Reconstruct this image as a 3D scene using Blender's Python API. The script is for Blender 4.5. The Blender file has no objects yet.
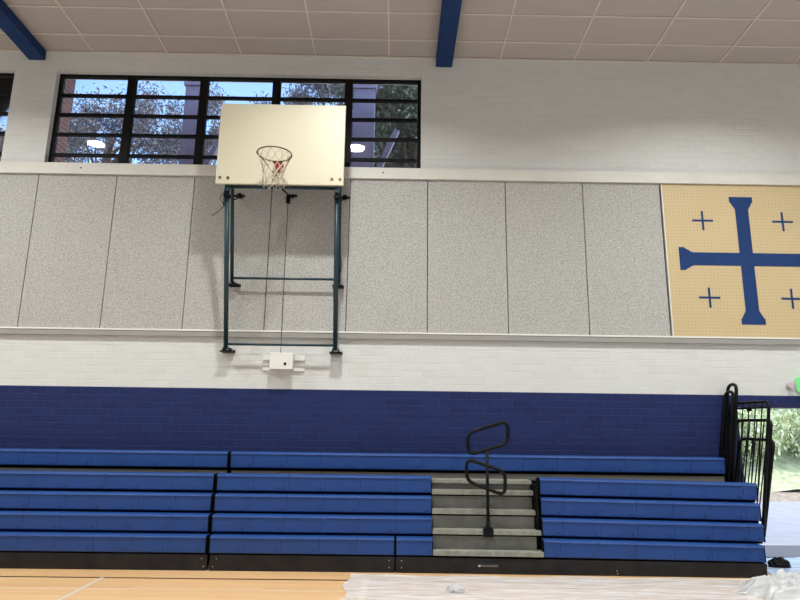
import bpy, bmesh, math, random
from mathutils import Vector, Matrix
random.seed(7)
C = bpy.context.scene.collection
S = bpy.context.scene

# ------------------------------------------------------------------ camera
cam = bpy.data.cameras.new('camera'); cam.lens = 27.0; cam.sensor_width = 36.0
cam.clip_end = 400
co = bpy.data.objects.new('camera', cam); C.objects.link(co)
A = Vector((0.99986535, -0.01045555, 0.01264784)); B = Vector((-0.01451006, -0.20331893, 0.97900504)); D = Vector((0.00766449, 0.97905674, 0.20344327))
m = Matrix.Identity(4)
for i in range(3): m[i][0] = A[i]; m[i][1] = B[i]; m[i][2] = -D[i]
m.translation = Vector((0, -8.870, 1.755)); co.matrix_world = m
S.camera = co
# ------------------------------------------------------------------ world, sun, exposure
w = bpy.data.worlds.new('sky'); S.world = w; w.use_nodes = True
nt = w.node_tree; bg = nt.nodes['Background']
sky = nt.nodes.new('ShaderNodeTexSky'); sky.sky_type = 'NISHITA'; sky.sun_disc = False
sky.sun_elevation = math.radians(52); sky.sun_rotation = math.radians(110); sky.altitude = 50; sky.air_density = 1.0; sky.dust_density = 1.6
tint = nt.nodes.new('ShaderNodeMix'); tint.data_type = 'RGBA'; tint.blend_type = 'MULTIPLY'; tint.inputs[0].default_value = 1; tint.inputs[7].default_value = (.86, .98, 1.02, 1)
nt.links.new(sky.outputs[0], tint.inputs[6]); nt.links.new(tint.outputs[2], bg.inputs[0]); bg.inputs[1].default_value = 0.60
sl = bpy.data.lights.new('sun', 'SUN'); sl.energy = 5.5; sl.angle = math.radians(0.6); sl.color = (1, .96, .9)
so = bpy.data.objects.new('sun', sl); C.objects.link(so)
so.rotation_euler = Vector((0.75, 0.10, 1.0)).to_track_quat('Z', 'Y').to_euler()
S.view_settings.view_transform = 'Standard'; S.view_settings.look = 'None'
S.view_settings.exposure = -0.10; S.view_settings.gamma = 1.0; S.view_settings.use_curve_mapping = False
LAMP_POWER = 165.0
LAMP_SPREAD = math.radians(143)

# ------------------------------------------------------------------ materials
MATS = {}
def mat(name, col, rough=.6, metal=0., noise=0., scale=8., bump=0., bscale=60., coat=0., spec=.5, emit=None, detail=4.):
    if name in MATS: return MATS[name]
    M = bpy.data.materials.new(name); M.use_nodes = True; n = M.node_tree; b = n.nodes['Principled BSDF']
    b.inputs['Roughness'].default_value = rough; b.inputs['Metallic'].default_value = metal
    b.inputs['Specular IOR Level'].default_value = spec; b.inputs['Coat Weight'].default_value = coat
    tc = n.nodes.new('ShaderNodeTexCoord')
    if noise > 0:
        t = n.nodes.new('ShaderNodeTexNoise'); t.inputs['Scale'].default_value = scale; t.inputs['Detail'].default_value = detail
        n.links.new(tc.outputs['Object'], t.inputs['Vector'])
        r = n.nodes.new('ShaderNodeValToRGB'); n.links.new(t.outputs['Fac'], r.inputs[0])
        r.color_ramp.elements[0].position = .3; r.color_ramp.elements[1].position = .7
        r.color_ramp.elements[0].color = [max(0, c * (1 - noise)) for c in col] + [1]
        r.color_ramp.elements[1].color = [min(1, c * (1 + noise)) for c in col] + [1]
        n.links.new(r.outputs[0], b.inputs['Base Color'])
    else:
        b.inputs['Base Color'].default_value = list(col) + [1]
    if bump > 0:
        t = n.nodes.new('ShaderNodeTexNoise'); t.inputs['Scale'].default_value = bscale
        n.links.new(tc.outputs['Object'], t.inputs['Vector'])
        bp = n.nodes.new('ShaderNodeBump'); bp.inputs['Strength'].default_value = bump; bp.inputs['Distance'].default_value = .01
        n.links.new(t.outputs['Fac'], bp.inputs['Height']); n.links.new(bp.outputs[0], b.inputs['Normal'])
    if emit:
        b.inputs['Emission Color'].default_value = list(emit[0]) + [1]; b.inputs['Emission Strength'].default_value = emit[1]
    MATS[name] = M
    return M

def brick_mat(name, c1, c2, mortar, bw=.2667, bh=.1016, axis='x', c1b=None, split=None, low=None, ms=.006, rough=.75):
    """painted brick; below height `split` the paint changes to the triple `low`"""
    M = bpy.data.materials.new(name); M.use_nodes = True; n = M.node_tree; b = n.nodes['Principled BSDF']
    b.inputs['Roughness'].default_value = rough; b.inputs['Specular IOR Level'].default_value = .25
    tc = n.nodes.new('ShaderNodeTexCoord'); sp = n.nodes.new('ShaderNodeSeparateXYZ'); n.links.new(tc.outputs['Object'], sp.inputs[0])
    cb = n.nodes.new('ShaderNodeCombineXYZ'); n.links.new(sp.outputs[0 if axis == 'x' else 1], cb.inputs[0]); n.links.new(sp.outputs[2], cb.inputs[1])
    def br(a, bb, mm):
        t = n.nodes.new('ShaderNodeTexBrick'); t.inputs['Scale'].default_value = 1; t.inputs['Brick Width'].default_value = bw
        t.inputs['Row Height'].default_value = bh; t.inputs['Mortar Size'].default_value = ms; t.inputs['Mortar Smooth'].default_value = .6
        t.inputs['Bias'].default_value = 0
        t.inputs['Color1'].default_value = a + (1,); t.inputs['Color2'].default_value = bb + (1,); t.inputs['Mortar'].default_value = mm + (1,)
        n.links.new(cb.outputs[0], t.inputs['Vector']); return t
    t = br(c1, c2, mortar); out = t.outputs['Color']
    if split is not None:
        t2 = br(*low); g = n.nodes.new('ShaderNodeMath'); g.operation = 'GREATER_THAN'; n.links.new(sp.outputs[2], g.inputs[0]); g.inputs[1].default_value = split
        mx = n.nodes.new('ShaderNodeMix'); mx.data_type = 'RGBA'; n.links.new(g.outputs[0], mx.inputs[0])
        n.links.new(t2.outputs['Color'], mx.inputs[6]); n.links.new(out, mx.inputs[7]); out = mx.outputs[2]
    n.links.new(out, b.inputs['Base Color'])
    nz = n.nodes.new('ShaderNodeTexNoise'); nz.inputs['Scale'].default_value = 45; n.links.new(tc.outputs['Object'], nz.inputs['Vector'])
    ad = n.nodes.new('ShaderNodeMath'); ad.operation = 'MULTIPLY_ADD'; n.links.new(t.outputs['Fac'], ad.inputs[0]); ad.inputs[1].default_value = -1.2; n.links.new(nz.outputs['Fac'], ad.inputs[2])
    bp = n.nodes.new('ShaderNodeBump'); bp.inputs['Strength'].default_value = .6; bp.inputs['Distance'].default_value = .005
    n.links.new(ad.outputs[0], bp.inputs['Height']); n.links.new(bp.outputs[0], b.inputs['Normal'])
    MATS[name] = M
    return M

WALLM = brick_mat('painted_brick', (.615, .615, .595), (.645, .645, .625), (.69, .69, .67),
                  split=2.243, low=((.010, .018, .083), (.013, .023, .098), (.024, .036, .13)))
REDB = brick_mat('red_brick', (.055, .020, .020), (.075, .030, .028), (.12, .10, .10), bw=.24, bh=.086, ms=.012)
BLUE = mat('bench_plastic', (.012, .053, .215), rough=.40, noise=.06, scale=3, spec=.35)
BLUED = mat('bench_bolt', (.008, .02, .09), rough=.5)
BLACK = mat('black_metal', (.007, .007, .008), rough=.4, noise=.2, scale=20, spec=.10)
DARK = mat('dark_carcass', (.004, .004, .005), rough=.9, spec=.1)
TOE = mat('toe_board_black', (.016, .015, .016), rough=.6, noise=.35, scale=6, bump=.1, spec=.2)
SILVER = mat('bright_screw', (.6, .6, .6), rough=.4, metal=.6)
STEPN = mat('step_nosing', (.23, .225, .19), rough=.7, noise=.22, scale=14)
STEPR = mat('step_riser', (.10, .10, .088), rough=.7, noise=.2, scale=6)
FRAME = mat('window_frame_metal', (.006, .006, .006), rough=.6, spec=.15)
TEAL = mat('teal_paint', (.016, .040, .052), rough=.4, noise=.15, scale=5, spec=.3)
BOARD = mat('cream_board', (.58, .53, .39), rough=.45, noise=.02, scale=2)
RIMM = mat('rim_paint', (.10, .035, .012), rough=.5)
REDP = mat('red_plate', (.30, .022, .014), rough=.45)
NET = mat('net_cord', (.46, .39, .31), rough=.9)
WHITEM = mat('white_enamel', (.72, .71, .66), rough=.4)
CREAMT = mat('cream_trim', (.62, .60, .545), rough=.55, noise=.05, scale=2)
GREYT = mat('taupe_rail', (.30, .29, .27), rough=.6, noise=.05, scale=3)
ALU = mat('aluminium_edge', (.78, .76, .70), rough=.45)
ABEAM = mat('beam_blue', (.010, .036, .125), spec=.2, rough=.6, noise=.1, scale=3)
LBLUE = mat('cross_blue', (.012, .040, .145), spec=.2, rough=.7, noise=.1, scale=6)
CONC = mat('concrete_path', (.26, .26, .29), rough=.9, noise=.08, scale=3, bump=.2)
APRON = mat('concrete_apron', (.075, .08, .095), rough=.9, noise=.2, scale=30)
SOIL = mat('leaf_litter', (.26, .20, .15), rough=.95, noise=.5, scale=9, bump=.5, bscale=25)
GRASSB = mat('grass_bank', (.36, .38, .22), rough=.95, noise=.35, scale=5, bump=.6, bscale=20)
VPOST = mat('violet_grey_post', (.16, .13, .20), rough=.6, noise=.15, scale=3)
BARK = mat('bark', (.12, .09, .08), rough=.9, noise=.4, scale=10, bump=.5)
LAMPH = mat('lamp_housing', (.5, .5, .5), rough=.4, metal=.8)
LENS = mat('lamp_lens', (.9, .9, .9), rough=.4, emit=((1, .98, .94), 2))
EXITG = mat('exit_green', (.02, .35, .06), rough=.4, emit=((.22, .80, .28), .75))

def leafmat(name, c):
    M = bpy.data.materials.new(name); M.use_nodes = True; n = M.node_tree; b = n.nodes['Principled BSDF']
    b.inputs['Roughness'].default_value = .6
    g = n.nodes.new('ShaderNodeNewGeometry'); r = n.nodes.new('ShaderNodeValToRGB'); n.links.new(g.outputs['Random Per Island'], r.inputs[0])
    r.color_ramp.elements[0].color = [x * .55 for x in c] + [1]; r.color_ramp.elements[1].color = [min(1, x * 1.5) for x in c] + [1]
    n.links.new(r.outputs[0], b.inputs['Base Color'])
    return M
LEAF_G = leafmat('leaf_grey_green', (.15, .14, .16))
LEAF_D = leafmat('leaf_dark', (.07, .09, .055))
LEAF_L = leafmat('leaf_light', (.62, .66, .42))

# acoustic fibre panel
def panel_mat():
    M = bpy.data.materials.new('acoustic_fibre'); M.use_nodes = True; n = M.node_tree; b = n.nodes['Principled BSDF']; b.inputs['Roughness'].default_value = .95
    tc = n.nodes.new('ShaderNodeTexCoord')
    t = n.nodes.new('ShaderNodeTexNoise'); t.inputs['Scale'].default_value = 48; t.inputs['Detail'].default_value = 3; n.links.new(tc.outputs['Object'], t.inputs['Vector'])
    r = n.nodes.new('ShaderNodeValToRGB'); n.links.new(t.outputs['Fac'], r.inputs[0])
    r.color_ramp.elements[0].position = .34; r.color_ramp.elements[1].position = .66
    r.color_ramp.elements[0].color = (.31, .302, .282, 1); r.color_ramp.elements[1].color = (.51, .497, .468, 1)
    n.links.new(r.outputs[0], b.inputs['Base Color'])
    bp = n.nodes.new('ShaderNodeBump'); bp.inputs['Strength'].default_value = .4; bp.inputs['Distance'].default_value = .006
    n.links.new(t.outputs['Fac'], bp.inputs['Height']); n.links.new(bp.outputs[0], b.inputs['Normal'])
    return M
PANEL = panel_mat()

def peg_mat():
    M = bpy.data.materials.new('gold_pegboard'); M.use_nodes = True; n = M.node_tree; b = n.nodes['Principled BSDF']; b.inputs['Roughness'].default_value = .6
    tc = n.nodes.new('ShaderNodeTexCoord'); v = n.nodes.new('ShaderNodeVectorMath'); v.operation = 'SCALE'; v.inputs['Scale'].default_value = 1 / .0508
    n.links.new(tc.outputs['Object'], v.inputs[0])
    f = n.nodes.new('ShaderNodeVectorMath'); f.operation = 'FRACTION'; n.links.new(v.outputs[0], f.inputs[0])
    sb = n.nodes.new('ShaderNodeVectorMath'); sb.operation = 'SUBTRACT'; n.links.new(f.outputs[0], sb.inputs[0]); sb.inputs[1].default_value = (.5, .5, .5)
    mu = n.nodes.new('ShaderNodeVectorMath'); mu.operation = 'MULTIPLY'; n.links.new(sb.outputs[0], mu.inputs[0]); mu.inputs[1].default_value = (1, 0, 1)
    le = n.nodes.new('ShaderNodeVectorMath'); le.operation = 'LENGTH'; n.links.new(mu.outputs[0], le.inputs[0])
    g = n.nodes.new('ShaderNodeMath'); g.operation = 'GREATER_THAN'; n.links.new(le.outputs['Value'], g.inputs[0]); g.inputs[1].default_value = .16
    nz = n.nodes.new('ShaderNodeTexNoise'); nz.inputs['Scale'].default_value = 2; n.links.new(tc.outputs['Object'], nz.inputs['Vector'])
    r = n.nodes.new('ShaderNodeValToRGB'); n.links.new(nz.outputs['Fac'], r.inputs[0]); r.color_ramp.elements[0].color = (.53, .41, .225, 1); r.color_ramp.elements[1].color = (.58, .45, .25, 1)
    mx = n.nodes.new('ShaderNodeMix'); mx.data_type = 'RGBA'; n.links.new(g.outputs[0], mx.inputs[0]); mx.inputs[6].default_value = (.41, .31, .165, 1); n.links.new(r.outputs[0], mx.inputs[7])
    n.links.new(mx.outputs[2], b.inputs['Base Color'])
    return M
PEG = peg_mat()

def glass_mat():
    M = bpy.data.materials.new('louvre_glass'); M.use_nodes = True; n = M.node_tree
    for x in list(n.nodes): n.nodes.remove(x)
    o = n.nodes.new('ShaderNodeOutputMaterial'); t = n.nodes.new('ShaderNodeBsdfTransparent'); t.inputs[0].default_value = (.95, .96, .99, 1)
    g = n.nodes.new('ShaderNodeBsdfGlossy'); g.inputs['Roughness'].default_value = .02
    f = n.nodes.new('ShaderNodeFresnel'); f.inputs[0].default_value = 1.5
    a = n.nodes.new('ShaderNodeMath'); a.operation = 'MULTIPLY'; a.inputs[1].default_value = 1.0; n.links.new(f.outputs[0], a.inputs[0])
    mx = n.nodes.new('ShaderNodeMixShader'); n.links.new(a.outputs[0], mx.inputs[0]); n.links.new(t.outputs[0], mx.inputs[1]); n.links.new(g.outputs[0], mx.inputs[2])
    n.links.new(mx.outputs[0], o.inputs[0]); return M
GLASS = glass_mat()

def plastic_mat(name, alpha, col=(.80, .79, .80)):
    M = bpy.data.materials.new(name); M.use_nodes = True; n = M.node_tree
    b = n.nodes['Principled BSDF']; b.inputs['Base Color'].default_value = col + (1,); b.inputs['Roughness'].default_value = .28
    o = n.nodes['Material Output']; t = n.nodes.new('ShaderNodeBsdfTransparent')
    tc = n.nodes.new('ShaderNodeTexCoord'); mp = n.nodes.new('ShaderNodeMapping'); mp.inputs['Scale'].default_value = (1.2, 7, 5); n.links.new(tc.outputs['Object'], mp.inputs[0])
    nz = n.nodes.new('ShaderNodeTexNoise'); nz.inputs['Scale'].default_value = 2.2; nz.inputs['Detail'].default_value = 7; n.links.new(mp.outputs[0], nz.inputs['Vector'])
    r = n.nodes.new('ShaderNodeMapRange'); n.links.new(nz.outputs['Fac'], r.inputs[0]); r.inputs[1].default_value = .3; r.inputs[2].default_value = .7
    r.inputs[3].default_value = alpha - .2; r.inputs[4].default_value = min(1, alpha + .2)
    mx = n.nodes.new('ShaderNodeMixShader'); n.links.new(r.outputs[0], mx.inputs[0]); n.links.new(t.outputs[0], mx.inputs[1]); n.links.new(b.outputs[0], mx.inputs[2]); n.links.new(mx.outputs[0], o.inputs[0])
    bp = n.nodes.new('ShaderNodeBump'); bp.inputs['Strength'].default_value = .5; bp.inputs['Distance'].default_value = .02; n.links.new(nz.outputs['Fac'], bp.inputs['Height']); n.links.new(bp.outputs[0], b.inputs['Normal'])
    return M
PLAS = plastic_mat('plastic_sheet_film', .62)
PLASH = plastic_mat('crumpled_film', .72, (.60, .60, .60))
PLASB = plastic_mat('blue_tint_film', .85, (.55, .66, .86))

def floor_mat():
    M = bpy.data.materials.new('maple_floor'); M.use_nodes = True; n = M.node_tree; b = n.nodes['Principled BSDF']; b.inputs['Roughness'].default_value = .32
    tc = n.nodes.new('ShaderNodeTexCoord')
    t = n.nodes.new('ShaderNodeTexBrick'); t.inputs['Scale'].default_value = 1; t.inputs['Brick Width'].default_value = 1.4; t.inputs['Row Height'].default_value = .057
    t.inputs['Mortar Size'].default_value = .0012; t.offset = .37
    t.inputs['Color1'].default_value = (.66, .40, .19, 1); t.inputs['Color2'].default_value = (.74, .47, .24, 1); t.inputs['Mortar'].default_value = (.42, .24, .10, 1)
    n.links.new(tc.outputs['Object'], t.inputs['Vector'])
    nz = n.nodes.new('ShaderNodeTexNoise'); nz.inputs['Scale'].default_value = 3; mp = n.nodes.new('ShaderNodeMapping'); mp.inputs['Scale'].default_value = (1, 14, 1)
    n.links.new(tc.outputs['Object'], mp.inputs[0]); n.links.new(mp.outputs[0], nz.inputs['Vector'])
    mx = n.nodes.new('ShaderNodeMix'); mx.data_type = 'RGBA'; mx.blend_type = 'OVERLAY'; mx.inputs[0].default_value = .12; n.links.new(t.outputs['Color'], mx.inputs[6]); n.links.new(nz.outputs['Color'], mx.inputs[7])
    cur = mx.outputs[2]
    sp = n.nodes.new('ShaderNodeSeparateXYZ'); n.links.new(tc.outputs['Object'], sp.inputs[0])
    def line(cur, ax, c, hw, col, cond=None):
        s = n.nodes.new('ShaderNodeMath'); s.operation = 'COMPARE'; n.links.new(sp.outputs[ax], s.inputs[0]); s.inputs[1].default_value = c; s.inputs[2].default_value = hw; f = s.outputs[0]
        if cond:
            q = n.nodes.new('ShaderNodeMath'); q.operation = 'LESS_THAN'; n.links.new(sp.outputs[cond[0]], q.inputs[0]); q.inputs[1].default_value = cond[1]
            p = n.nodes.new('ShaderNodeMath'); p.operation = 'MULTIPLY'; n.links.new(f, p.inputs[0]); n.links.new(q.outputs[0], p.inputs[1]); f = p.outputs[0]
        x = n.nodes.new('ShaderNodeMix'); x.data_type = 'RGBA'; n.links.new(f, x.inputs[0]); n.links.new(cur, x.inputs[6]); x.inputs[7].default_value = col + (1,); return x.outputs[2]
    cur = line(cur, 1, -1.47, .022, (.045, .012, .02))
    cur = line(cur, 1, -1.93, .018, (.70, .52, .36))
    cur = line(cur, 0, -3.31, .022, (.66, .55, .47), (1, -1.46))
    n.links.new(cur, b.inputs['Base Color'])
    return M
FLOORM = floor_mat()

def ceiling_mat():
    M = bpy.data.materials.new('ceiling_board'); M.use_nodes = True; n = M.node_tree; b = n.nodes['Principled BSDF']; b.inputs['Roughness'].default_value = .85
    tc = n.nodes.new('ShaderNodeTexCoord'); mp = n.nodes.new('ShaderNodeMapping'); mp.inputs['Scale'].default_value = (.7, 3, 1); n.links.new(tc.outputs['Object'], mp.inputs[0])
    t = n.nodes.new('ShaderNodeTexNoise'); t.inputs['Scale'].default_value = 2.2; t.inputs['Detail'].default_value = 5; n.links.new(mp.outputs[0], t.inputs['Vector'])
    r = n.nodes.new('ShaderNodeValToRGB'); n.links.new(t.outputs['Fac'], r.inputs[0]); r.color_ramp.elements[0].color = (.42, .375, .345, 1); r.color_ramp.elements[1].color = (.48, .43, .395, 1)
    n.links.new(r.outputs[0], b.inputs['Base Color'])
    return M
CEILM = ceiling_mat()
SEAM = mat('ceiling_joint', (.66, .59, .53), rough=.7)

# ------------------------------------------------------------------ mesh helpers
class MB:
    def __init__(s): s.v = []; s.f = []; s.mi = []
    def add(s, vs, fs, mi=0):
        o = len(s.v); s.v += [tuple(v) for v in vs]; s.f += [tuple(i + o for i in f) for f in fs]; s.mi += [mi] * len(fs); return s
    def box(s, x0, x1, y0, y1, z0, z1, mi=0):
        vs = [(x, y, z) for z in (z0, z1) for y in (y0, y1) for x in (x0, x1)]
        return s.add(vs, [(0, 2, 3, 1), (4, 5, 7, 6), (0, 1, 5, 4), (2, 6, 7, 3), (0, 4, 6, 2), (1, 3, 7, 5)], mi)
    def prism(s, prof, axis, a, b, mi=0):
        """closed profile extruded along axis; prof in the two other axes (in x,y,z order)"""
        def mk(p, t):
            return {'x': (t, p[0], p[1]), 'y': (p[0], t, p[1]), 'z': (p[0], p[1], t)}[axis]
        n = len(prof); vs = [mk(p, a) for p in prof] + [mk(p, b) for p in prof]
        fs = [tuple(range(n))[::-1], tuple(range(n, 2 * n))] + [(i, (i + 1) % n, (i + 1) % n + n, i + n) for i in range(n)]
        return s.add(vs, fs, mi)
    def tube(s, pts, r, seg=8, closed=False, mi=0):
        P = [Vector(p) for p in pts]; n = len(P); rs = r if isinstance(r, (list, tuple)) else [r] * n
        prev = None; vs = []
        for i in range(n):
            if closed: t = (P[(i + 1) % n] - P[i - 1]).normalized()
            else: t = (P[min(i + 1, n - 1)] - P[max(i - 1, 0)]).normalized()
            if prev is None:
                u = t.orthogonal().normalized()
            else:
                u = prev - t * prev.dot(t)
                u = u.normalized() if u.length > 1e-6 else t.orthogonal().normalized()
            prev = u; v = t.cross(u)
            vs += [P[i] + (u * math.cos(a) + v * math.sin(a)) * rs[i] for a in [2 * math.pi * k / seg for k in range(seg)]]
        fs = []
        for i in range(n if closed else n - 1):
            j = (i + 1) % n
            for k in range(seg): fs.append((i * seg + k, i * seg + (k + 1) % seg, j * seg + (k + 1) % seg, j * seg + k))
        if not closed:
            fs.append(tuple(range(seg))[::-1]); fs.append(tuple((n - 1) * seg + k for k in range(seg)))
        return s.add(vs, fs, mi)
    def lathe(s, prof, c, seg=24, mi=0):
        vs = []; n = len(prof)
        for k in range(seg):
            a = 2 * math.pi * k / seg
            vs += [(c[0] + r * math.cos(a), c[1] + r * math.sin(a), c[2] + z) for r, z in prof]
        fs = [(k * n + i, ((k + 1) % seg) * n + i, ((k + 1) % seg) * n + i + 1, k * n + i + 1) for k in range(seg) for i in range(n - 1)]
        return s.add(vs, fs, mi)
    def build(s, name, mats, parent=None, smooth=False, bevel=0.):
        me = bpy.data.meshes.new(name); me.from_pydata(s.v, [], s.f)
        if not isinstance(mats, (list, tuple)): mats = [mats]
        for m_ in mats: me.materials.append(m_)
        for p, i in zip(me.polygons, s.mi): p.material_index = i; p.use_smooth = smooth
        bm = bmesh.new(); bm.from_mesh(me); bmesh.ops.recalc_face_normals(bm, faces=bm.faces[:]); bm.to_mesh(me); bm.free()
        o = bpy.data.objects.new(name, me); C.objects.link(o)
        if bevel: 
            b = o.modifiers.new('bevel', 'BEVEL'); b.width = bevel; b.segments = 2; b.limit_method = 'ANGLE'; b.angle_limit = math.radians(40)
        if parent:
            o.parent = parent; o.matrix_parent_inverse = Matrix.Translation(-world_loc(parent))
        return o
def world_loc(o):
    # every object is either an Empty at its base or a mesh whose vertices are already in place
    l = Vector(o.location)
    return l
def round_path(pts, r, closed=True, n=5):
    """rounds the corners of a polygonal path"""
    P = [Vector(p) for p in pts]; out = []
    L = len(P)
    for i in range(L):
        if not closed and i in (0, L - 1): out.append(P[i]); continue
        a = P[i - 1] - P[i]; b = P[(i + 1) % L] - P[i]; q = min(r, a.length * .48, b.length * .48)
        p0 = P[i] + a.normalized() * q; p1 = P[i] + b.normalized() * q
        for k in range(n + 1):
            t = k / n; out.append(p0 * (1 - t) ** 2 + P[i] * 2 * t * (1 - t) + p1 * t * t)
    return out
def tag(o, label=None, cat=None, group=None, kind=None):
    if label: o['label'] = label
    if cat: o['category'] = cat
    if group: o['group'] = group
    if kind: o['kind'] = kind
    return o
def thing(name, loc, label, cat, group=None):
    o = bpy.data.objects.new(name, None); C.objects.link(o); o.location = loc; o.empty_display_size = .1
    tag(o, label, cat, group); return o
def struct(name, mb, mats, **k):
    return tag(mb.build(name, mats, **k), kind='structure')

# ------------------------------------------------------------------ the room shell
XL, XR, YB, ZW = -13.2, 12.6, -16.5, 7.68
SL = math.tan(math.radians(3.1))
def zc(y): return ZW + (-y) * SL
WX = [(-12.18, -6.245), (-5.565, .372)]           # window openings
WZ0, WZ1 = 5.60, 7.335
DX0, DX1, DZ = 5.02, 7.3, 2.095
T = .26
f = MB().box(XL, XR, YB, T, -.2, 0); struct('floor', f, FLOORM)
wl = MB()
wl.box(XL, DX0, 0, T, 0, DZ); wl.box(DX1, XR, 0, T, 0, DZ); wl.box(XL, XR, 0, T, DZ, WZ0)
wl.box(XL, WX[0][0], 0, T, WZ0, WZ1); wl.box(WX[0][1], WX[1][0], 0, T, WZ0, WZ1); wl.box(WX[1][1], XR, 0, T, WZ0, WZ1)
wl.box(XL, XR, 0, T, WZ1, ZW + .02)
struct('wall_front', wl, WALLM)
SIDEM = brick_mat('painted_brick_side', (.615, .615, .595), (.645, .645, .625), (.69, .69, .67), axis='y',
                  split=2.243, low=((.010, .018, .083), (.013, .023, .098), (.024, .036, .13)))
struct('wall_left', MB().prism([(YB, -.2), (T, -.2), (T, zc(0) + .02), (YB, zc(YB) + .02)], 'x', XL - .2, XL), SIDEM)
struct('wall_right', MB().prism([(YB, -.2), (T, -.2), (T, zc(0) + .02), (YB, zc(YB) + .02)], 'x', XR, XR + .2), SIDEM)
struct('wall_back', MB().box(XL, XR, YB - .2, YB, -.2, zc(YB) + .1), WALLM)
struct('ceiling', MB().prism([(T, ZW), (T, ZW + .2), (YB - .2, zc(YB - .2) + .2), (YB - .2, zc(YB - .2))], 'x', XL - .2, XR + .2), CEILM)
# thin cover strips on the ceiling joints
cs = MB()
seams = [-11.0, -9.8, -8.57, -7.2, -6.2] + [-5.01 + 1.2115 * k for k in range(5)] + [1.67 + 1.2115 * k for k in range(9)]
for x in seams: cs.prism([(-.001, ZW - .004), (-.001, ZW + .01), (YB, zc(YB) + .01), (YB, zc(YB) - .004)], 'x', x - .012, x + .012)
s_ = .42
while s_ < 16:
    cs.prism([(-s_ + .012, zc(-s_) - .004), (-s_ - .012, zc(-s_) - .004), (-s_ - .012, zc(-s_) + .008), (-s_ + .012, zc(-s_) + .008)], 'x', XL, XR); s_ += .6
cs.prism([(-.001, ZW - .02), (-.02, ZW - .02), (-.02, ZW + .002), (-.001, ZW + .002)], 'x', XL, XR)
struct('trim_1', cs, SEAM)
# door opening: lining and apron
dl = MB().box(DX0 - .03, DX0 + .0, -.015, T + .01, 0, DZ + .03); dl.box(DX0 - .03, DX1, -.015, T + .01, DZ - .03, DZ + .03)
struct('door_1', dl, mat('door_lining_navy', (.006, .010, .06), rough=.4))

# blue ceiling beams
def beam(x, label):
    hb = MB(); h = .165
    prof = [(-.002, zc(0) - h), (-.002, zc(0) - .004), (YB, zc(YB) - .004), (YB, zc(YB) - h)]
    hb.prism(prof, 'x', x - .133, x + .133)
    return tag(hb.build('ceiling_beam', ABEAM, bevel=.004), label, 'beam', 'blue ceiling beams')
beam(.742, 'navy blue steel ceiling beam meeting the wall just right of the high window')
beam(-5.912, 'navy blue steel ceiling beam crossing the top left corner of the photo')

# windows -----------------------------------------------------------------
def window(n, x0, x1):
    root = bpy.data.objects.new('window_%d' % n, None); C.objects.link(root); root.location = ((x0 + x1) / 2, .12, WZ0); tag(root, kind='structure')
    yf0, yf1 = .10, .17; z0, z1 = 5.62, 7.335
    fr = MB().box(x0, x0 + .055, yf0, yf1, z0, z1).box(x1 - .055, x1, yf0, yf1, z0, z1).box(x0, x1, yf0, yf1, z1 - .05, z1).box(x0, x1, yf0, yf1, WZ0, z0 + .05)
    fr.build('window_frame', FRAME, root)
    bay = (x1 - x0) / 5
    for k in range(1, 5):
        x = x0 + bay * k
        MB().box(x - .065, x + .065, yf0 - .015, yf1, z0, z1 - .04).build('mullion', FRAME, root)
    zs = [z0 + .05, 5.92, 6.275, 6.62, 6.965, 7.285]
    for k in range(5):
        a = x0 + bay * k + .06; b = x0 + bay * (k + 1) - .06
        for z in zs[1:5]: MB().box(a, b, yf0 + .005, yf1 - .005, z - .022, z + .022).build('transom_bar', FRAME, root)
        for i in range(5):
            MB().box(a, b, .130, .136, zs[i] + (.02 if i else 0), zs[i + 1] - .02).build('pane', GLASS, root)
window(1, *WX[1]); window(2, *WX[0])

# trims on the wall ---------------------------------------------------------
lt = MB().box(XL, XR, -.085, 0, 5.515, 5.695)
for x in (-4.93, -.22): lt.box(x - .012, x + .012, -.087, -.084, 5.60, 5.62, 1)
struct('trim_2', lt, [CREAMT, DARK])
struct('trim_3', MB().box(XL, XR, -.065, 0, 3.075, 3.098), ALU)
struct('trim_4', MB().box(XL, XR, -.056, 0, 2.995, 3.075), GREYT)
xs = -5.6138
names = {-1: 'grey speckled acoustic wall panel cut off by the left edge of the photo',
 0: 'grey acoustic wall panel, first whole one from the left edge',
 1: 'grey acoustic wall panel, second whole one from the left edge',
 2: 'grey acoustic wall panel directly left of the hoop frame, crossed by its left post',
 3: 'grey acoustic wall panel behind the hoop frame, left of the vertical joint under the net',
 4: 'grey acoustic wall panel under the right half of the backboard, behind the right post',
 5: 'grey acoustic wall panel, first one wholly clear of the hoop on its right',
 6: 'grey acoustic wall panel midway between the hoop frame and the gold board',
 7: 'grey acoustic wall panel, last one before the gold cross board'}
for k in range(-1, 8):
    a = (xs + 1.2192 * k) * .995 + .006; b = (xs + 1.2192 * (k + 1)) * .995 - .006
    z0, z1 = 3.099, 5.514
    o = MB().box(a, b, -.045, -.002, z0, z1).build('acoustic_panel', PANEL, bevel=.004)
    tag(o, names[k], 'wall panel', 'grey acoustic panels along the wall')
struct('trim_5', MB().box(xs - 1.2, 4.14, -.006, 0, 3.099, 5.514), mat('panel_gap_dark', (.05, .047, .042), rough=.9))

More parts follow.
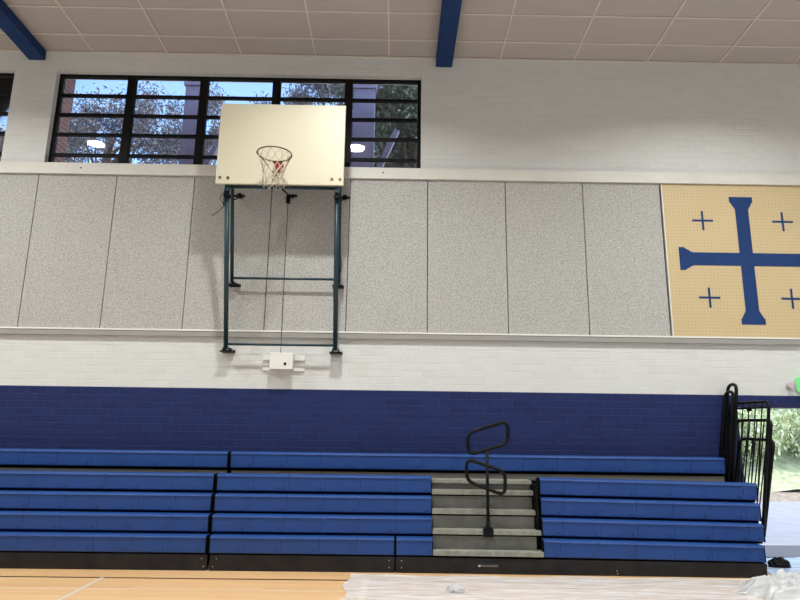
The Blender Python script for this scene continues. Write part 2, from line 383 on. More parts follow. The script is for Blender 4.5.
# gold board with the blue crosses -------------------------------------------
t = thing('cross_board', (5.37, 0, 3.1), 'gold perforated wall board bearing a large blue cross and four small ones', 'sign')
MB().box(4.155, 6.59, -.05, -.002, 3.100, 5.513).build('backing_board', PEG, t)
MB().box(4.142, 4.155, -.055, -.002, 3.099, 5.514).build('edge_strip', ALU, t)
cx, cz = 5.376, 4.300; hw, he = .103, .182; LV, LH = 1.012, 1.037
def arm(L): # half profile of an arm pointing to +: list of (along, across)
    return [(hw, hw), (L - .215, hw), (L - .185, hw + .012), (L - .150, hw + .035), (L - .095, he - .015), (L - .085, he), (L, he), (L, -he), (L - .085, -he), (L - .095, -he + .015), (L - .150, -hw - .035), (L - .185, -hw - .012), (L - .215, -hw)]
poly = []
poly += [(cx + a, cz + c) for a, c in arm(LH)]            # right arm (top to bottom)
poly += [(cx + c, cz - a) for a, c in arm(LV)]            # bottom arm
poly += [(cx - a, cz - c) for a, c in arm(LH)]
poly += [(cx - c, cz + a) for a, c in arm(LV)]
bm = bmesh.new(); vs = [bm.verts.new((p[0], -.0535, p[1])) for p in poly]; fc = bm.faces.new(vs)
ex = bmesh.ops.extrude_face_region(bm, geom=[fc]); bmesh.ops.translate(bm, vec=(0, .003, 0), verts=[e for e in ex['geom'] if isinstance(e, bmesh.types.BMVert)])
bmesh.ops.recalc_face_normals(bm, faces=bm.faces[:]); bmesh.ops.triangulate(bm, faces=[f_ for f_ in bm.faces if len(f_.verts) > 4])
me = bpy.data.meshes.new('large_cross'); bm.to_mesh(me); bm.free(); me.materials.append(LBLUE)
o = bpy.data.objects.new('large_cross', me); C.objects.link(o); o.parent = t; o.matrix_parent_inverse = Matrix.Translation(-Vector(t.location))
for x, z in ((4.750, 4.916), (5.997, 4.916), (4.747, 3.694), (5.998, 3.694)):
    q = MB().box(x - .162, x + .162, -.053, -.0495, z - .016, z + .016).box(x - .016, x + .016, -.0534, -.0495, z - .155, z + .155)
    q.build('small_cross', LBLUE, t)

# ------------------------------------------------------------------ basketball hoop
t = thing('basketball_hoop', (-1.68, 0, 2.79), 'wall mounted basketball hoop with cream backboard on a swing-up teal steel frame', 'basketball hoop')
bx0, bx1, bz0, bz1, by = -2.597, -.768, 5.092, 6.342, -.78
bb = MB().box(bx0, bx1, by - .02, by + .02, bz0, bz1).build('backboard', BOARD, t, bevel=.006)
for x in (-2.533, -2.419, -.933, -.818):
    q = MB(); q.tube([(x, by - .019, 5.183), (x, by - .032, 5.183)], .020, seg=12); q.build('bolt', mat('bolt_brass', (.16, .13, .08), rough=.4, metal=.5), bb)
def post(name, p0, p1, r, mt=TEAL): return MB().tube([p0, p1], r, seg=10).build(name, mt, t, smooth=True)
FT, FB, BT, BBm = (-.70, 5.085), (-.17, 2.80), (-.72, 6.05), (-.17, 3.79)
for x in (-2.452, -.866): post('front_leg', (x, FB[0], FB[1]), (x, FT[0], FT[1] + .03), .034)
for x in (-2.432, -.845): post('rear_leg', (x, BBm[0], BBm[1]), (x, BT[0], BT[1]), .026)
post('top_bar', (-2.47, FT[0], FT[1]), (-.835, FT[0], FT[1]), .024)
post('cross_bar', (-2.445, -.19, 2.868), (-.862, -.19, 2.868), .018)
post('cross_bar', (-2.432, -.19, 3.855), (-.835, -.19, 3.855), .018)
for z in (5.3, 6.05): MB().box(-2.45, -.83, -.76, -.70, z - .025, z + .025).build('stiffener', TEAL, t)
for x in (-2.43, -.86): MB().box(x - .025, x + .025, -.76, -.70, 5.0, 6.2).build('stiffener', TEAL, t)
def bracket(x, z):
    q = MB().box(x - .09, x + .09, -.014, -.002, z - .035, z + .012).box(x - .085, x + .085, -.21, -.005, z - .032, z - .014)
    q.box(x - .05, x - .038, -.20, -.01, z - .02, z + .03).box(x + .038, x + .05, -.20, -.01, z - .02, z + .03)
    return q.build('wall_bracket', BLACK, t)
for x in (-2.445, -.862): bracket(x, 2.79)
for x, z in ((-2.415, 3.775), (-.862, 3.775)):
    q = MB().box(x - .085, x + .085, -.057, -.046, z - .025, z + .02).box(x - .08, x + .08, -.20, -.05, z - .02, z); q.box(x - .02, x + .02, -.2, -.05, z, z + .03)
    q.build('wall_bracket', BLACK, t)
for sgn, x in ((1, -2.42), (1, -.80)):      # stop arms on the wall beside the legs
    q = MB().box(x - .016, x + .016, -.12, -.046, 5.155, 5.185).box(x - .08, x + .08, -.15, -.12, 5.152, 5.182).box(x - .03, x + .03, -.155, -.11, 5.135, 5.205)
    q.tube([(x - .03, -.14, 5.15), (x - .04, -.14, 5.115), (x - .08, -.14, 5.10)], .010, seg=6)
    q.build('stop_arm', BLACK, t)
# rim, neck plate, braces, net
rx, ry, rz, rr = -1.690, -1.185, 5.375, .234
rp = [(rx + rr * math.cos(a), ry + rr * math.sin(a), rz) for a in [2 * math.pi * k / 40 for k in range(40)]]
rim = MB().tube(rp, .0095, seg=8, closed=True)
for s in (-1, 1): rim.tube([(rx + s * .20, ry + .06, rz - .005), (rx + s * .05, by - .035, rz - .16)], .006, seg=6)
rim = rim.build('rim', RIMM, t, smooth=True)
MB().box(rx - .065, rx + .065, by - .032, by - .02, rz - .11, rz + .01).box(rx - .065, rx + .065, ry + rr - .005, by - .02, rz - .012, rz - .002).prism([(rx - .035, rz - .10), (rx + .035, rz - .10), (rx + .065, rz - .005), (rx - .065, rz - .005)], 'y', by - .16, by - .03).build('neck_plate', REDP, t)
net = MB(); N = 12; rows = 6
def npnt(k, j):
    tt = j / rows; r_ = rr * (1 - .42 * math.sin(min(1, tt / .72) * math.pi / 2)) + rr * .12 * max(0, tt - .72) / .28
    sag = .45 * tt
    a = 2 * math.pi * (k + .5 * (j % 2)) / N
    return (rx + r_ * math.cos(a), ry + r_ * math.sin(a), rz - .012 - sag)
for k in range(N):
    for j in range(rows):
        a = npnt(k, j)
        if j % 2 == 0: c1, c2 = npnt(k, j + 1), npnt(k - 1, j + 1)
        else: c1, c2 = npnt(k, j + 1), npnt(k + 1, j + 1)
        net.tube([a, c1], .005, seg=4); net.tube([a, c2], .005, seg=4)
net.build('net', NET, t)
# chains by the legs
def chain(x, y, z, n, name='safety_chain'):
    q = MB()
    for i in range(n):
        zz = z - i * .032; a = (i % 2) * math.pi / 2
        pts = [(x + .011 * math.cos(u) * math.cos(a), y + .011 * math.cos(u) * math.sin(a), zz + .021 * math.sin(u)) for u in [2 * math.pi * k / 8 for k in range(8)]]
        q.tube(pts, .0042, seg=4, closed=True)
    return q.build(name, BLACK, t)
chain(-2.48, -.70, 5.03, 8); chain(-.815, -.66, 4.98, 14)
def wire(pts, r=.005, name='loose_wire'): return MB().tube(round_path(pts, .12, closed=False, n=6), r, seg=5).build(name, BLACK, t, smooth=True)
wire([(-2.47, -.70, 5.03), (-2.56, -.68, 4.93), (-2.49, -.66, 4.82)]); wire([(-2.47, -.66, 4.82), (-2.56, -.64, 4.74), (-2.66, -.62, 4.67)])
wire([(-.84, -.55, 4.27), (-.78, -.50, 4.02), (-.80, -.42, 3.90), (-.83, -.35, 3.84)])
for x in (-2.445, -.862): 
    MB().box(x - .042, x + .042, -.735, -.635, 4.93, 4.97).build('clamp', BLACK, t)

# pulley + winch + cable
t = thing('pulley_arm', (-1.6, 0, 5.1), 'black wall pulley arm below the net with a small hanging wheel', 'pulley')
MB().box(-1.69, -1.535, -.15, -.12, 5.168, 5.20).box(-1.635, -1.60, -.12, -.046, 5.17, 5.198).build('arm', BLACK, t)
q = MB(); q.tube([(-1.69, -.14, 5.10), (-1.645, -.14, 5.10)], .047, seg=14); q.box(-1.697, -1.638, -.165, -.115, 5.065, 5.17); q.build('wheel', BLACK, t)
MB().tube([(-1.69, -.66, 5.095), (-1.675, -.40, 5.15), (-1.665, -.155, 5.185)], .013, seg=6).build('strut', BLACK, t, smooth=True)
cb = MB().tube([(-1.662, -.192, 5.10), (-1.655, -.165, 2.758)], .0048, seg=5).build('winch_cable', BLACK)
tag(cb, 'thin dark steel cable running from the pulley down to the white winch box', 'cable')
t = thing('winch', (-1.64, 0, 2.53), 'white enamel winch box on two short rails below the hoop frame', 'winch')
MB().box(-1.805, -1.472, -.19, -.03, 2.515, 2.755).build('housing', WHITEM, t, bevel=.008)
for z0, z1 in ((2.66, 2.74), (2.505, 2.555)): MB().box(-1.935, -1.318, -.03, 0, z0, z1).build('mounting_rail', WHITEM, t)
q = MB(); q.tube([(-1.578, -.188, 2.595), (-1.578, -.20, 2.595)], .02, seg=12); q.build('key_hole', BLACK, t)

# ------------------------------------------------------------------ bleachers
F = {1: -1.12, 2: -1.03, 3: -.93, 4: -.84}
ZT = {1: .406, 2: .636, 3: .870, 4: 1.108}
ZB = {1: .202, 2: .432, 3: .662, 4: .900}
XLft = {1: -2.213, 2: -2.228, 3: -2.243, 4: -2.256}
def module(x0, x1, yf, zb, zt, parent):
    d = .17; g = .0016
    prof = [(yf + .022, zb), (yf + .014, zb + .012), (yf + .010, zt - .036), (yf, zt - .034), (yf, zt - .028), (yf + .008, zt - .012), (yf + .03, zt), (yf + d, zt - .002), (yf + d, zb)]
    q = MB().prism(prof, 'x', x0 + g, x1 - g)
    xm = x1 - .06
    q.box(xm - .011, xm + .011, yf + .006, yf + .02, zb + .034, zb + .052, 1)
    return q.build('seat_module', [BLUE, BLUED], parent)
def row(root, x0, x1, yf, zb, zt, ph=0.):
    """one bench row: the steel carrier with its plastic seat modules"""
    r_ = MB().box(x0 + .004, x1 - .004, yf + .06, yf + .20, zb - .03, zt - .012).build('bench_row', DARK, root)
    x = x1 - ph
    edges = [x1] if ph > 0.01 else []
    while x > x0 + .08: edges.append(x); x -= .4572
    edges.append(x0)
    for a, b in zip(edges[1:], edges[:-1]): module(a, b, yf, zb, zt, r_)
    for x in (x0, x1): MB().box(x - .004, x + .004, yf + .006, yf + .18, zb - .004, zt - .006).build('end_cap', DARK, r_)
    return r_
def toe(root, x0, x1, screws):
    q = MB().box(x0, x1, -1.10, -1.075, .004, .182)
    for x, z in screws: q.box(x - .005, x + .005, -1.104, -1.10, z - .005, z + .005, 1)
    return q.build('toe_board', [TOE, SILVER], root)
A_ = thing('bleacher_section', (-5.0, -.6, 0), 'blue retracted bleacher section at the far left, four bench rows over a black toe board', 'bleachers', 'retracted blue bleacher sections')
B_ = thing('bleacher_section', (-.9, -.6, 0), 'blue retracted bleacher section directly under the hoop, left of the grey aisle steps', 'bleachers', 'retracted blue bleacher sections')
C_ = thing('bleacher_section', (2.5, -.6, 0), 'blue retracted bleacher section on the right, with the grey aisle steps', 'bleachers', 'retracted blue bleacher sections')
XR_ = {1: 4.520, 2: 4.590, 3: 4.628, 4: 4.666}; XC = {1: 1.848, 2: 1.860, 3: 1.873, 4: 1.890}
for r in (1, 2, 3, 4):
    row(A_, -7.75, XLft[r] - .045, F[r], ZB[r], ZT[r])
    row(B_, XLft[r], (.03 if r == 1 else .497), F[r], ZB[r], ZT[r], 0)
    row(C_, XC[r], XR_[r], F[r], ZB[r], ZT[r], .18)
row(C_, .052, .497, F[1], ZB[1], ZT[1])
toe(A_, -7.75, -2.235, [(-2.30, .14), (-2.27, .05)]); toe(B_, -2.20, .035, [(-2.12, .14), (-.03, .14), (-.03, .06), (-2.16, .05)])
toe(C_, .052, 4.53, [(.12, .14), (.12, .06), (2.72, .06), (2.73, .03)])
MB().box(1.06, 1.29, -1.106, -1.10, .083, .106).box(1.05, 1.075, -1.109, -1.104, .084, .105, 1).build('name_plate', [mat('plate_grey', (.10, .09, .085), rough=.5), SILVER], C_)
for root, x0, x1 in ((A_, -7.72, -2.32), (B_, -2.17, .47), (C_, 1.90, 4.50)):
    MB().box(x0, x1, -.62, -.52, .0, 1.05).box(x0, x1, -1.07, -.62, .01, .17).build('understructure', DARK, root)
    MB().box(x0, x1, -.66, -.50, 1.04, 1.075).build('foot_deck', STEPR, root)
# aisle steps (part of the right section)
NT = {4: .944, 3: .718, 2: .494, 1: .262}
for r in (4, 3, 2, 1):
    z = NT[r]; y = F[r]
    q = MB().box(.502, XC[1] - .004, y, y + .03, z - .058, z, 0)
    q.box(.502, XC[1] - .004, y + .03, y + .34, z - .03, z, 0)
    q.build('step_nosing', STEPN, C_, bevel=.005)
    top = {4: 1.055, 3: .878, 2: .652, 1: .428}[r]
    MB().box(.502, 1.785, y + .11, y + .125, z, top - .010).build('step_riser', STEPR, C_)
    # scuffed wear marks along the nosing
q = MB().box(.502, 1.80, -.735, -.50, 1.035, 1.062); q.box(.502, 1.80, -.755, -.735, 1.02, 1.062); q.build('step_nosing', STEPN, C_)
MB().box(.50, 1.83, -.50, -.47, .2, 1.04).box(1.80, 1.83, -.98, -.50, .18, 1.03).box(.50, 1.83, -.60, -.5, .01, .3).build('understructure', DARK, C_)
for r_ in C_.children_recursive:          # the right section stands a touch out of line, its far end nearer the court and a little lower
    for v in r_.data.vertices:
        x = v.co.x; v.co.y -= .016 * max(0, x - .3)
        v.co.z -= .012 * max(0, x - 1.8) * min(1, v.co.z / .35)
# back row across all sections
for x0, x1, lab, kx in ((-7.75, -2.235, 'long blue top bench row against the wall, left of the join beside the hoop frame', 0), (-2.195, 4.515, 'long blue top bench row against the wall, running right past the aisle rail', 0)):
    t = thing('top_bench', ((x0 + x1) / 2, -.4, 1.05), lab, 'bleachers', 'top bench rows at the back of the bleachers')
    row(t, x0, x1, -.48, 1.158, 1.370)
    MB().box(x0 + .01, x1 - .01, -.435, -.42, 1.04, 1.12).build('riser', mat('tan_riser', (.13, .12, .10), rough=.7), t)
    MB().box(x0 + .01, x1 - .01, -.42, -.03, 0.0, 1.15).build('understructure', DARK, t)

# ------------------------------------------------------------------ aisle hand rail (two rounded loops on a post)
t = thing('aisle_handrail', (1.2, -1.0, .43), 'black tubular hand rail of two offset loops on one post in the aisle', 'handrail')
yr = -1.055
up = [(.945, 1.662), (1.46, 1.822), (1.458, 1.54), (.955, 1.39)]
lo = [(.925, 1.345), (1.412, 1.195), (1.405, .905), (.927, 1.075)]
for nm, L in (('upper_loop', up), ('lower_loop', lo)):
    MB().tube(round_path([(x, yr, z) for x, z in L], .10, n=6), .023, seg=10, closed=True).build(nm, BLACK, t, smooth=True)
MB().tube([(1.187, yr, .44), (1.187, yr, 1.47)], .021, seg=10).build('post', BLACK, t, smooth=True)
MB().box(1.125, 1.25, -1.075, -1.03, .415, .515).box(1.14, 1.235, -1.085, -1.0, .515, .53).build('base_socket', BLACK, t, bevel=.006)
MB().tube([(1.187, yr, .50), (1.187, yr, .60)], .029, seg=10).build('collar', BLACK, t, smooth=True)

# ------------------------------------------------------------------ stored guard rails at the right end
def guard(x_top, y0, y1, ztop, x_bot, zbot, label, bars=5, second=False):
    t = thing('guard_rail', (x_bot, (y0 + y1) / 2, 0), label, 'guard rail', 'black guard rails stored at the right end of the bleachers')
    def p(y, z):
        k = (z - zbot) / (ztop - zbot); return (x_bot + (x_top - x_bot) * k, y, z)
    MB().tube(round_path([p(y0, zbot), p(y0, ztop), p(y1, ztop), p(y1, zbot)], .10, closed=False, n=6), .021, seg=10).build('frame', BLACK, t, smooth=True)
    MB().tube([p(y0, zbot + .12), p(y1, zbot + .12)], .012, seg=8).build('lower_bar', BLACK, t, smooth=True)
    zt = ztop
    if second:
        MB().tube([p(y0 + .02, ztop - .075), p(y1 - .02, ztop - .075)], .014, seg=8).build('upper_bar', BLACK, t, smooth=True)
        MB().box(x_top - .02, x_top - .003, (y0 + y1) / 2 - .05, (y0 + y1) / 2 + .05, ztop - .12, ztop - .07).build('latch', BLACK, t)
    for i in range(bars):
        y = y0 + (y1 - y0) * (i + 1) / (bars + 1)
        MB().tube([p(y, zbot + .12), p(y, zt)], .0085, seg=6).build('bar', BLACK, t)
    return t
guard(4.93, -.03, -.93, 2.115, 4.66, .43, 'tallest barred black guard rail, hindmost of three leaning in the doorway', second=True)
guard(4.96, -.08, -.89, 1.875, 4.675, .43, 'middle height barred black guard rail of the three leaning in the doorway', bars=4)
guard(4.955, -.13, -.90, 1.62, 4.69, .43, 'lowest barred black guard rail, nearest the daylight in the doorway', bars=4)
# plain hoops, narrower, against the wall
for i, (xt, xb, zt, y0, y1, lab) in enumerate(((4.90, 4.56, 2.385, -.04, -.27, 'tall narrow black hoop rail rising above the blue paint beside the doorway'), (4.850, 4.550, 2.28, -.045, -.265, 'shorter black hoop rail tucked behind the tall one beside the doorway'))):
    t = thing('hoop_rail', (xb, -.15, 0), lab, 'guard rail', 'black hoop rails stored against the wall')
    MB().tube(round_path([(xb, y0, .01 + .5 * i), (xt, y0, zt), (xt, y1, zt), (xb, y1, .01 + .5 * i)], .115, closed=False, n=8), .023, seg=10).build('frame', BLACK, t, smooth=True)
    MB().tube([(xb + .06, y0, .5 + .4 * i), (xb + .06, y1, .5 + .4 * i)], .014, seg=8).build('cross_bar', BLACK, t, smooth=True)
    for y in (y0 + (y1 - y0) * .36, y0 + (y1 - y0) * .66): MB().tube([(xb + .06, y, .5 + .4 * i), (xb + (xt - xb) * .80, y, zt * .80)], .012, seg=6).build('bar', BLACK, t)
    MB().tube([(xb + (xt - xb) * .80, y0, zt * .80), (xb + (xt - xb) * .80, y1, zt * .80)], .014, seg=8).build('cross_bar', BLACK, t, smooth=True)

# exit sign and its lamp
t = thing('exit_sign', (5.97, 0, 2.3), 'green lit exit sign at the right edge of the photo above the doorway', 'exit sign')
MB().box(5.900, 6.22, -.12, -.06, 2.30, 2.51).build('lit_panel', EXITG, t, bevel=.006)
MB().box(5.90, 6.10, -.06, 0, 2.33, 2.48).build('mount', WHITEM, t)
q = MB(); q.tube([(5.825, 0, 2.385), (5.825, -.03, 2.385), (5.825, -.07, 2.385)], [.05, .05, .04], seg=16)
tag(q.build('alarm_sounder', mat('dull_pink_grey', (.50, .44, .47), rough=.5), smooth=False), 'small round grey wall device left of the green exit sign', 'sounder')

# ------------------------------------------------------------------ lamps
def lamp(x, y, lab):
    z = zc(y) - .13
    t = thing('high_bay_lamp', (x, y, z), lab, 'lamp', 'high bay lamps in rows under the ceiling')
    MB().lathe([(.0, .09), (.09, .09), (.12, .04), (.16, .02), (.16, -.015), (.135, -.015)], (x, y, z), seg=24).build('housing', LAMPH, t, smooth=True)
    MB().lathe([(0, -.008), (.135, -.008)], (x, y, z), seg=24).build('lens', LENS, t)
    MB().tube([(x, y, z + .085), (x, y, zc(y) - .001)], .012, seg=6).build('hanger', LAMPH, t)
    l = bpy.data.lights.new('lamp_light', 'AREA'); l.shape = 'DISK'; l.size = .34; l.energy = LAMP_POWER * (1.4 if y > -4 else .85); l.color = (.935, .97, .955); l.spread = LAMP_SPREAD
    lo_ = bpy.data.objects.new('lamp_light', l); C.objects.link(lo_); lo_.parent = t; lo_.location = (0, 0, -.03)
COLS = ((-12.3, 'at the far left side wall'), (-6.6, 'over the left bleachers'), (-.9, 'in line with the hoop'), (4.8, 'in line with the gold cross board'), (10.5, 'at the far right side wall'))
for y, row_ in ((-3.1, 'row nearest the bleachers'), (-8.0, 'middle row'), (-13.0, 'rear row')):
    for x, col_ in COLS: lamp(x, y, 'round high bay lamp %s, %s' % (col_, row_))

# ------------------------------------------------------------------ plastic on the floor
def sheet(name, x0, x1, y0, y1, h, nx, ny, mt, edge=.05, seed=1, fold=1.):
    rnd = random.Random(seed); q = MB(); ph = [rnd.uniform(0, 6.28) for _ in range(12)]
    vs = []
    for j in range(ny + 1):
        for i in range(nx + 1):
            u, v = i / nx, j / ny; x = x0 + (x1 - x0) * u; y = y0 + (y1 - y0) * v
            if i in (0, nx): x += edge * math.sin(y * 9 + ph[0]) * .6 + rnd.uniform(-.3, .3) * edge
            if j in (0, ny): y += edge * math.sin(x * 5 + ph[1]) * .5 + rnd.uniform(-.2, .2) * edge
            z = .006
            for k in range(5): z += h * max(0, math.sin(y * (9 + 5 * k) * fold + x * (1.1 * k - 2) + ph[k + 2]) - .55) * .6
            z += rnd.random() * h * .25
            vs.append((x, y, z))
    fs = [(j * (nx + 1) + i, j * (nx + 1) + i + 1, (j + 1) * (nx + 1) + i + 1, (j + 1) * (nx + 1) + i) for j in range(ny) for i in range(nx)]
    return q.add(vs, fs).build(name, mt, smooth=True)
o = sheet('plastic_sheet', -.50, 12.0, -15.5, -1.24, .012, 240, 340, PLAS, seed=3)  # real along its front; the unseen rearward stretch is added for whiter floor bounce
tag(o, 'translucent white plastic dust sheet spread over the wooden floor before the right bleachers', 'plastic sheet')
o2 = sheet('plastic_sheet', -12.8, -.62, -15.5, -2.75, .012, 160, 200, PLAS, seed=8)  # out of view, added to cover orange wood and whiten bounced light
tag(o2, 'unseen translucent sheet added over the left half of the floor to whiten its bounced light', 'plastic sheet')
o = sheet('blue_plastic_sheet', 4.66, 7.2, -1.15, -.02, .010, 50, 26, PLASB, seed=5)
tag(o, 'pale bluish plastic sheet lying on the floor in the doorway', 'plastic sheet')
o = MB().box(-.335, -.265, -3.1, -1.27, .001, .003).build('tape_strip', mat('yellow_tape', (.85, .76, .48), rough=.4)); tag(o, 'pale yellow tape strip showing through the dust sheet near its left edge', 'tape')

def crumple(name, c, sx, sy, sz, mt, seed, sub=4, jag=.35):
    rnd = random.Random(seed); bm = bmesh.new(); bmesh.ops.create_icosphere(bm, subdivisions=sub, radius=1)
    dirs = [Vector((rnd.gauss(0, 1), rnd.gauss(0, 1), rnd.gauss(0, .6))).normalized() for _ in range(26)]
    for v in bm.verts:
        d = v.co.normalized(); k = .72
        for q in dirs:
            s = abs(d.dot(q)); k += .10 * jag * 3 * max(0, 1 - s * 9)      # sharp creases
        k += jag * .30 * math.sin(d.x * 9 + d.y * 7 + seed) * math.cos(d.y * 11 - d.z * 6)
        k += rnd.uniform(-.02, .02)
        v.co = Vector((c[0] + d.x * k * sx, c[1] + d.y * k * sy, max(.012, c[2] + max(d.z, -.15) * k * sz)))
    me = bpy.data.meshes.new(name); bm.to_mesh(me); bm.free(); me.materials.append(mt)
    for p in me.polygons: p.use_smooth = False
    o = bpy.data.objects.new(name, me); C.objects.link(o); return o
def film_heap(name, c, sx, sy, h, mt, seed, n=90):
    rnd = random.Random(seed); ph = [rnd.uniform(0, 6.28) for _ in range(20)]; an = [rnd.uniform(0, 3.14) for _ in range(10)]; fr = [rnd.uniform(5, 15) for _ in range(10)]
    vs = []
    for j in range(n + 1):
        for i in range(n + 1):
            u = i / n * 2 - 1; v = j / n * 2 - 1
            a = math.atan2(v, u); rad = max(abs(u), abs(v)); e = 1 + .14 * math.sin(3 * a + ph[0]) + .09 * math.sin(7 * a + ph[1]) + .04 * math.sin(15 * a + ph[2])
            k = rad / max(1e-6, math.hypot(u, v)); x = u * k * e; y = v * k * e
            z = 0
            for q in range(8):
                w_ = x * math.cos(an[q]) + y * math.sin(an[q]) + .22 * math.sin(2.5 * (y * math.cos(an[q]) - x * math.sin(an[q])) + ph[q + 8])
                z += (1 - abs(math.sin(w_ * fr[q] * .5 + ph[q + 3]))) ** 3
            env = max(0, 1 - rad ** 2.2)
            z = .016 + h * (z / 3.2 * env ** .6 + .35 * env)
            vs.append((c[0] + x * sx, c[1] + y * sy, z))
    q = MB().add(vs, [(j * (n + 1) + i, j * (n + 1) + i + 1, (j + 1) * (n + 1) + i + 1, (j + 1) * (n + 1) + i) for j in range(n) for i in range(n)])
    return q.build(name, mt, smooth=True)
tag(film_heap('crumpled_plastic', (4.56, -2.06), .80, .60, .20, PLASH, 4), 'heap of crumpled clear plastic film in the bottom right corner', 'plastic film')
tag(crumple('crumpled_plastic', (.69, -1.93, .02), .12, .08, .055, PLASH, 9, 3), 'small crumpled white plastic scrap on the dust sheet below the aisle', 'plastic film')
tag(crumple('dark_rag', (5.03, -.60, .02), .17, .07, .11, BLACK, 12, 3), 'small black crumpled rag lying on the floor in the doorway', 'rag')
tag(crumple('navy_rag', (4.72, -.72, .03), .09, .07, .08, mat('navy_cloth', (.02, .03, .09), rough=.8), 15, 3), 'small navy blue crumpled scrap at the right end of the black toe board', 'rag')

# ------------------------------------------------------------------ outdoors
struct('ground', MB().box(-40, 60, T + .02, 60, -.35, -.03), SOIL)
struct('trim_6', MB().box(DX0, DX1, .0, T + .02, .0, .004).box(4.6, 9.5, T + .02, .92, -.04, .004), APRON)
tag(MB().box(4.4, 14.5, .93, 6.8, -.10, -.012).build('path', CONC), 'bright white concrete path outside the doorway', 'path')['kind'] = 'structure'
bank = MB(); nx, ny = 40, 24; vs = []
for j in range(ny + 1):
    for i in range(nx + 1):
        x = 2 + 30 * i / nx; y = 9.2 + 14 * j / ny
        vs.append((x, y, -.02 + max(0, (y - 9.4)) * .38 + .12 * math.sin(x * 1.7) * math.cos(y * 1.3)))
bank.add(vs, [(j * (nx + 1) + i, j * (nx + 1) + i + 1, (j + 1) * (nx + 1) + i + 1, (j + 1) * (nx + 1) + i) for j in range(ny) for i in range(nx)])
struct('grass_bank', bank, GRASSB, smooth=True)

def leaves(q, c, r, n, size, rnd, flat=1.):
    for _ in range(n):
        d = Vector((rnd.gauss(0, .5), rnd.gauss(0, .5), rnd.gauss(0, .5) * flat)); p = Vector(c) + d * r
        a = Vector((rnd.gauss(0, 1), rnd.gauss(0, 1), rnd.gauss(0, 1) - .6)).normalized(); b = a.orthogonal().normalized()
        b = (b * math.cos(rnd.random() * 6) + a.cross(b) * math.sin(rnd.random() * 6)).normalized()
        s = size * rnd.uniform(.6, 1.4)
        q.add([p - a * s, p + b * s * .32, p + a * s, p - b * s * .32], [(0, 1, 2, 3)])
def tree(label, base, crown, R, n, lm, seed, size=.11, droop=0., spread=1., name='tree', clumps=26):
    rnd = random.Random(seed)
    t = thing(name, base, label, 'tree', 'trees outside the high window' if base[0] < 4 else 'trees behind the doorway bank')
    tr = MB(); b = Vector(base); c = Vector(crown)
    mid = (b + c) * .5 + Vector((rnd.uniform(-.4, .4), 0, 0))
    tr.tube(round_path([b, mid, c], 2., closed=False, n=6), [.2 - .012 * i for i in range(9)][:len(round_path([b, mid, c], 2., closed=False, n=6))] or .15, seg=8)
    fo = MB(); cl = []
    for i in range(clumps):
        d = Vector((rnd.gauss(0, 1), rnd.gauss(0, 1), rnd.gauss(0, .8))).normalized() * R * rnd.uniform(.35, 1) * spread
        p = c + d; cl.append(p)
        s = b + (c - b) * rnd.uniform(.45, .95)
        k = (s + p) * .5 + Vector((0, 0, .5 + .2 * rnd.random()))
        pts = round_path([s, k, p + Vector((0, 0, -droop))], 2., closed=False, n=5); tr.tube(pts, [.05 * (1 - j / (len(pts) + 1)) + .008 for j in range(len(pts))], seg=5)
    for p in cl: leaves(fo, p, R * .20, n // clumps, size, rnd, flat=1.2 + droop)
    tr.build('trunk', BARK, t, smooth=True); fo.build('foliage', lm, t)
tree('open-crowned grey green tree seen through the left bays of the high window', (-9.2, 8.5, -.03), (-8.8, 8.2, 10.3), 2.2, 15000, LEAF_G, 1, droop=.4, size=.065)
tree('thin grey green tree with blue sky around it in the second window bay', (-6.6, 9.5, -.03), (-6.3, 9.4, 10.9), 1.45, 8000, LEAF_G, 2, size=.06, droop=.6, clumps=16)
tree('grey green tree showing beside the left edge of the backboard', (-3.6, 12, -.03), (-3.5, 12, 12.3), 2.0, 9000, LEAF_G, 3, size=.07, clumps=20)
tree('leafy tree showing above the backboard through the fourth window bay', (-2.0, 8.6, -.03), (-1.9, 8.6, 11.2), 2.1, 17000, LEAF_G, 4, size=.065, clumps=26)
tree('dense dark tree filling the right bay of the high window', (.5, 7.2, -.03), (.2, 7.2, 10.1), 2.3, 34000, LEAF_D, 5, size=.075, clumps=40)
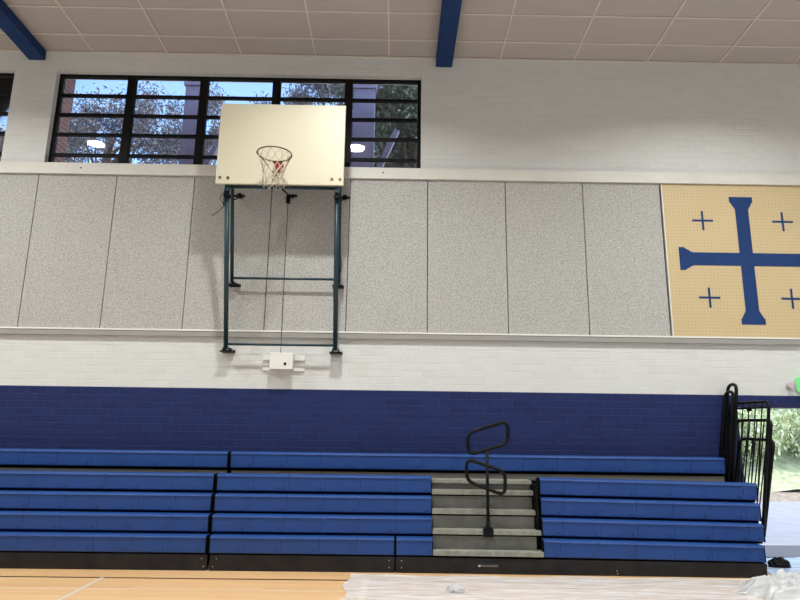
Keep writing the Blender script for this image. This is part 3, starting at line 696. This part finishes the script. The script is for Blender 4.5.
tree('dark leafy tree seen in the window piece at the left edge', (-13.2, 8.5, -.03), (-12.9, 8.4, 10.5), 2.3, 5000, LEAF_G, 6, clumps=30)
for i, (x, y, z, r_) in enumerate(((9.6, 11.2, 1.3, 1.3), (11.8, 11.8, 1.6, 1.5), (14.2, 12.2, 1.7, 1.6), (12.8, 14.5, 3.6, 2.2), (16.5, 14.2, 3.2, 2.2), (10.4, 14.2, 3.6, 2.0))):
    rnd = random.Random(40 + i)
    base = (x, y, max(0, (y - 9.4)) * .38 - .05)
    t = thing('bush', base, ['low pale green bush at the left of the bank outside the doorway', 'pale green bush in the middle of the bank outside the doorway', 'pale green bush at the right of the bank outside the doorway',
        'tall sunlit shrub higher up the bank, behind the middle bush', 'tall sunlit shrub higher up the bank, farthest right', 'tall sunlit shrub higher up the bank, farthest left'][i], 'bush', 'bushes on the bank outside the doorway')
    fo = MB(); st = MB()
    for k in range(24):
        d = Vector((rnd.gauss(0, 1), rnd.gauss(0, 1), rnd.gauss(0, .8))).normalized() * r_ * rnd.uniform(.2, .9); p = Vector((x, y, z)) + d; p.z = max(p.z, base[2] + .15)
        leaves(fo, p, r_ * .38, 190, .10, rnd)
        st.tube([base, tuple(p)], [.03, .008], seg=5)
    st.build('stem', BARK, t); fo.build('foliage', LEAF_L, t)
# brick pier and steel posts just outside the window
tag(MB().box(-6.12, -5.74, .40, .85, 0, 9.0).build('brick_pier', REDB), 'dark red brick pier just outside the left end of the high window', 'pier')
for x, w_, lab in ((-3.83, .165, 'violet grey steel post outside the second window bay'), (-.64, .20, 'violet grey steel post outside the right window bay')):
    t = thing('porch_post', (x, 1.5, -.03), lab, 'post', 'steel posts outside the high window')
    MB().box(x - w_, x + w_, 1.4, 1.6, -.03, 8.4).build('post', VPOST, t)
    MB().box(x - w_ - .03, x + w_ + .03, 1.37, 1.63, 7.95, 8.4).build('cap', VPOST, t)
    MB().tube([(x + .1, 1.5, 5.9), (x + .62, 1.5, 7.15)], .07, seg=4).build('brace', VPOST, t)
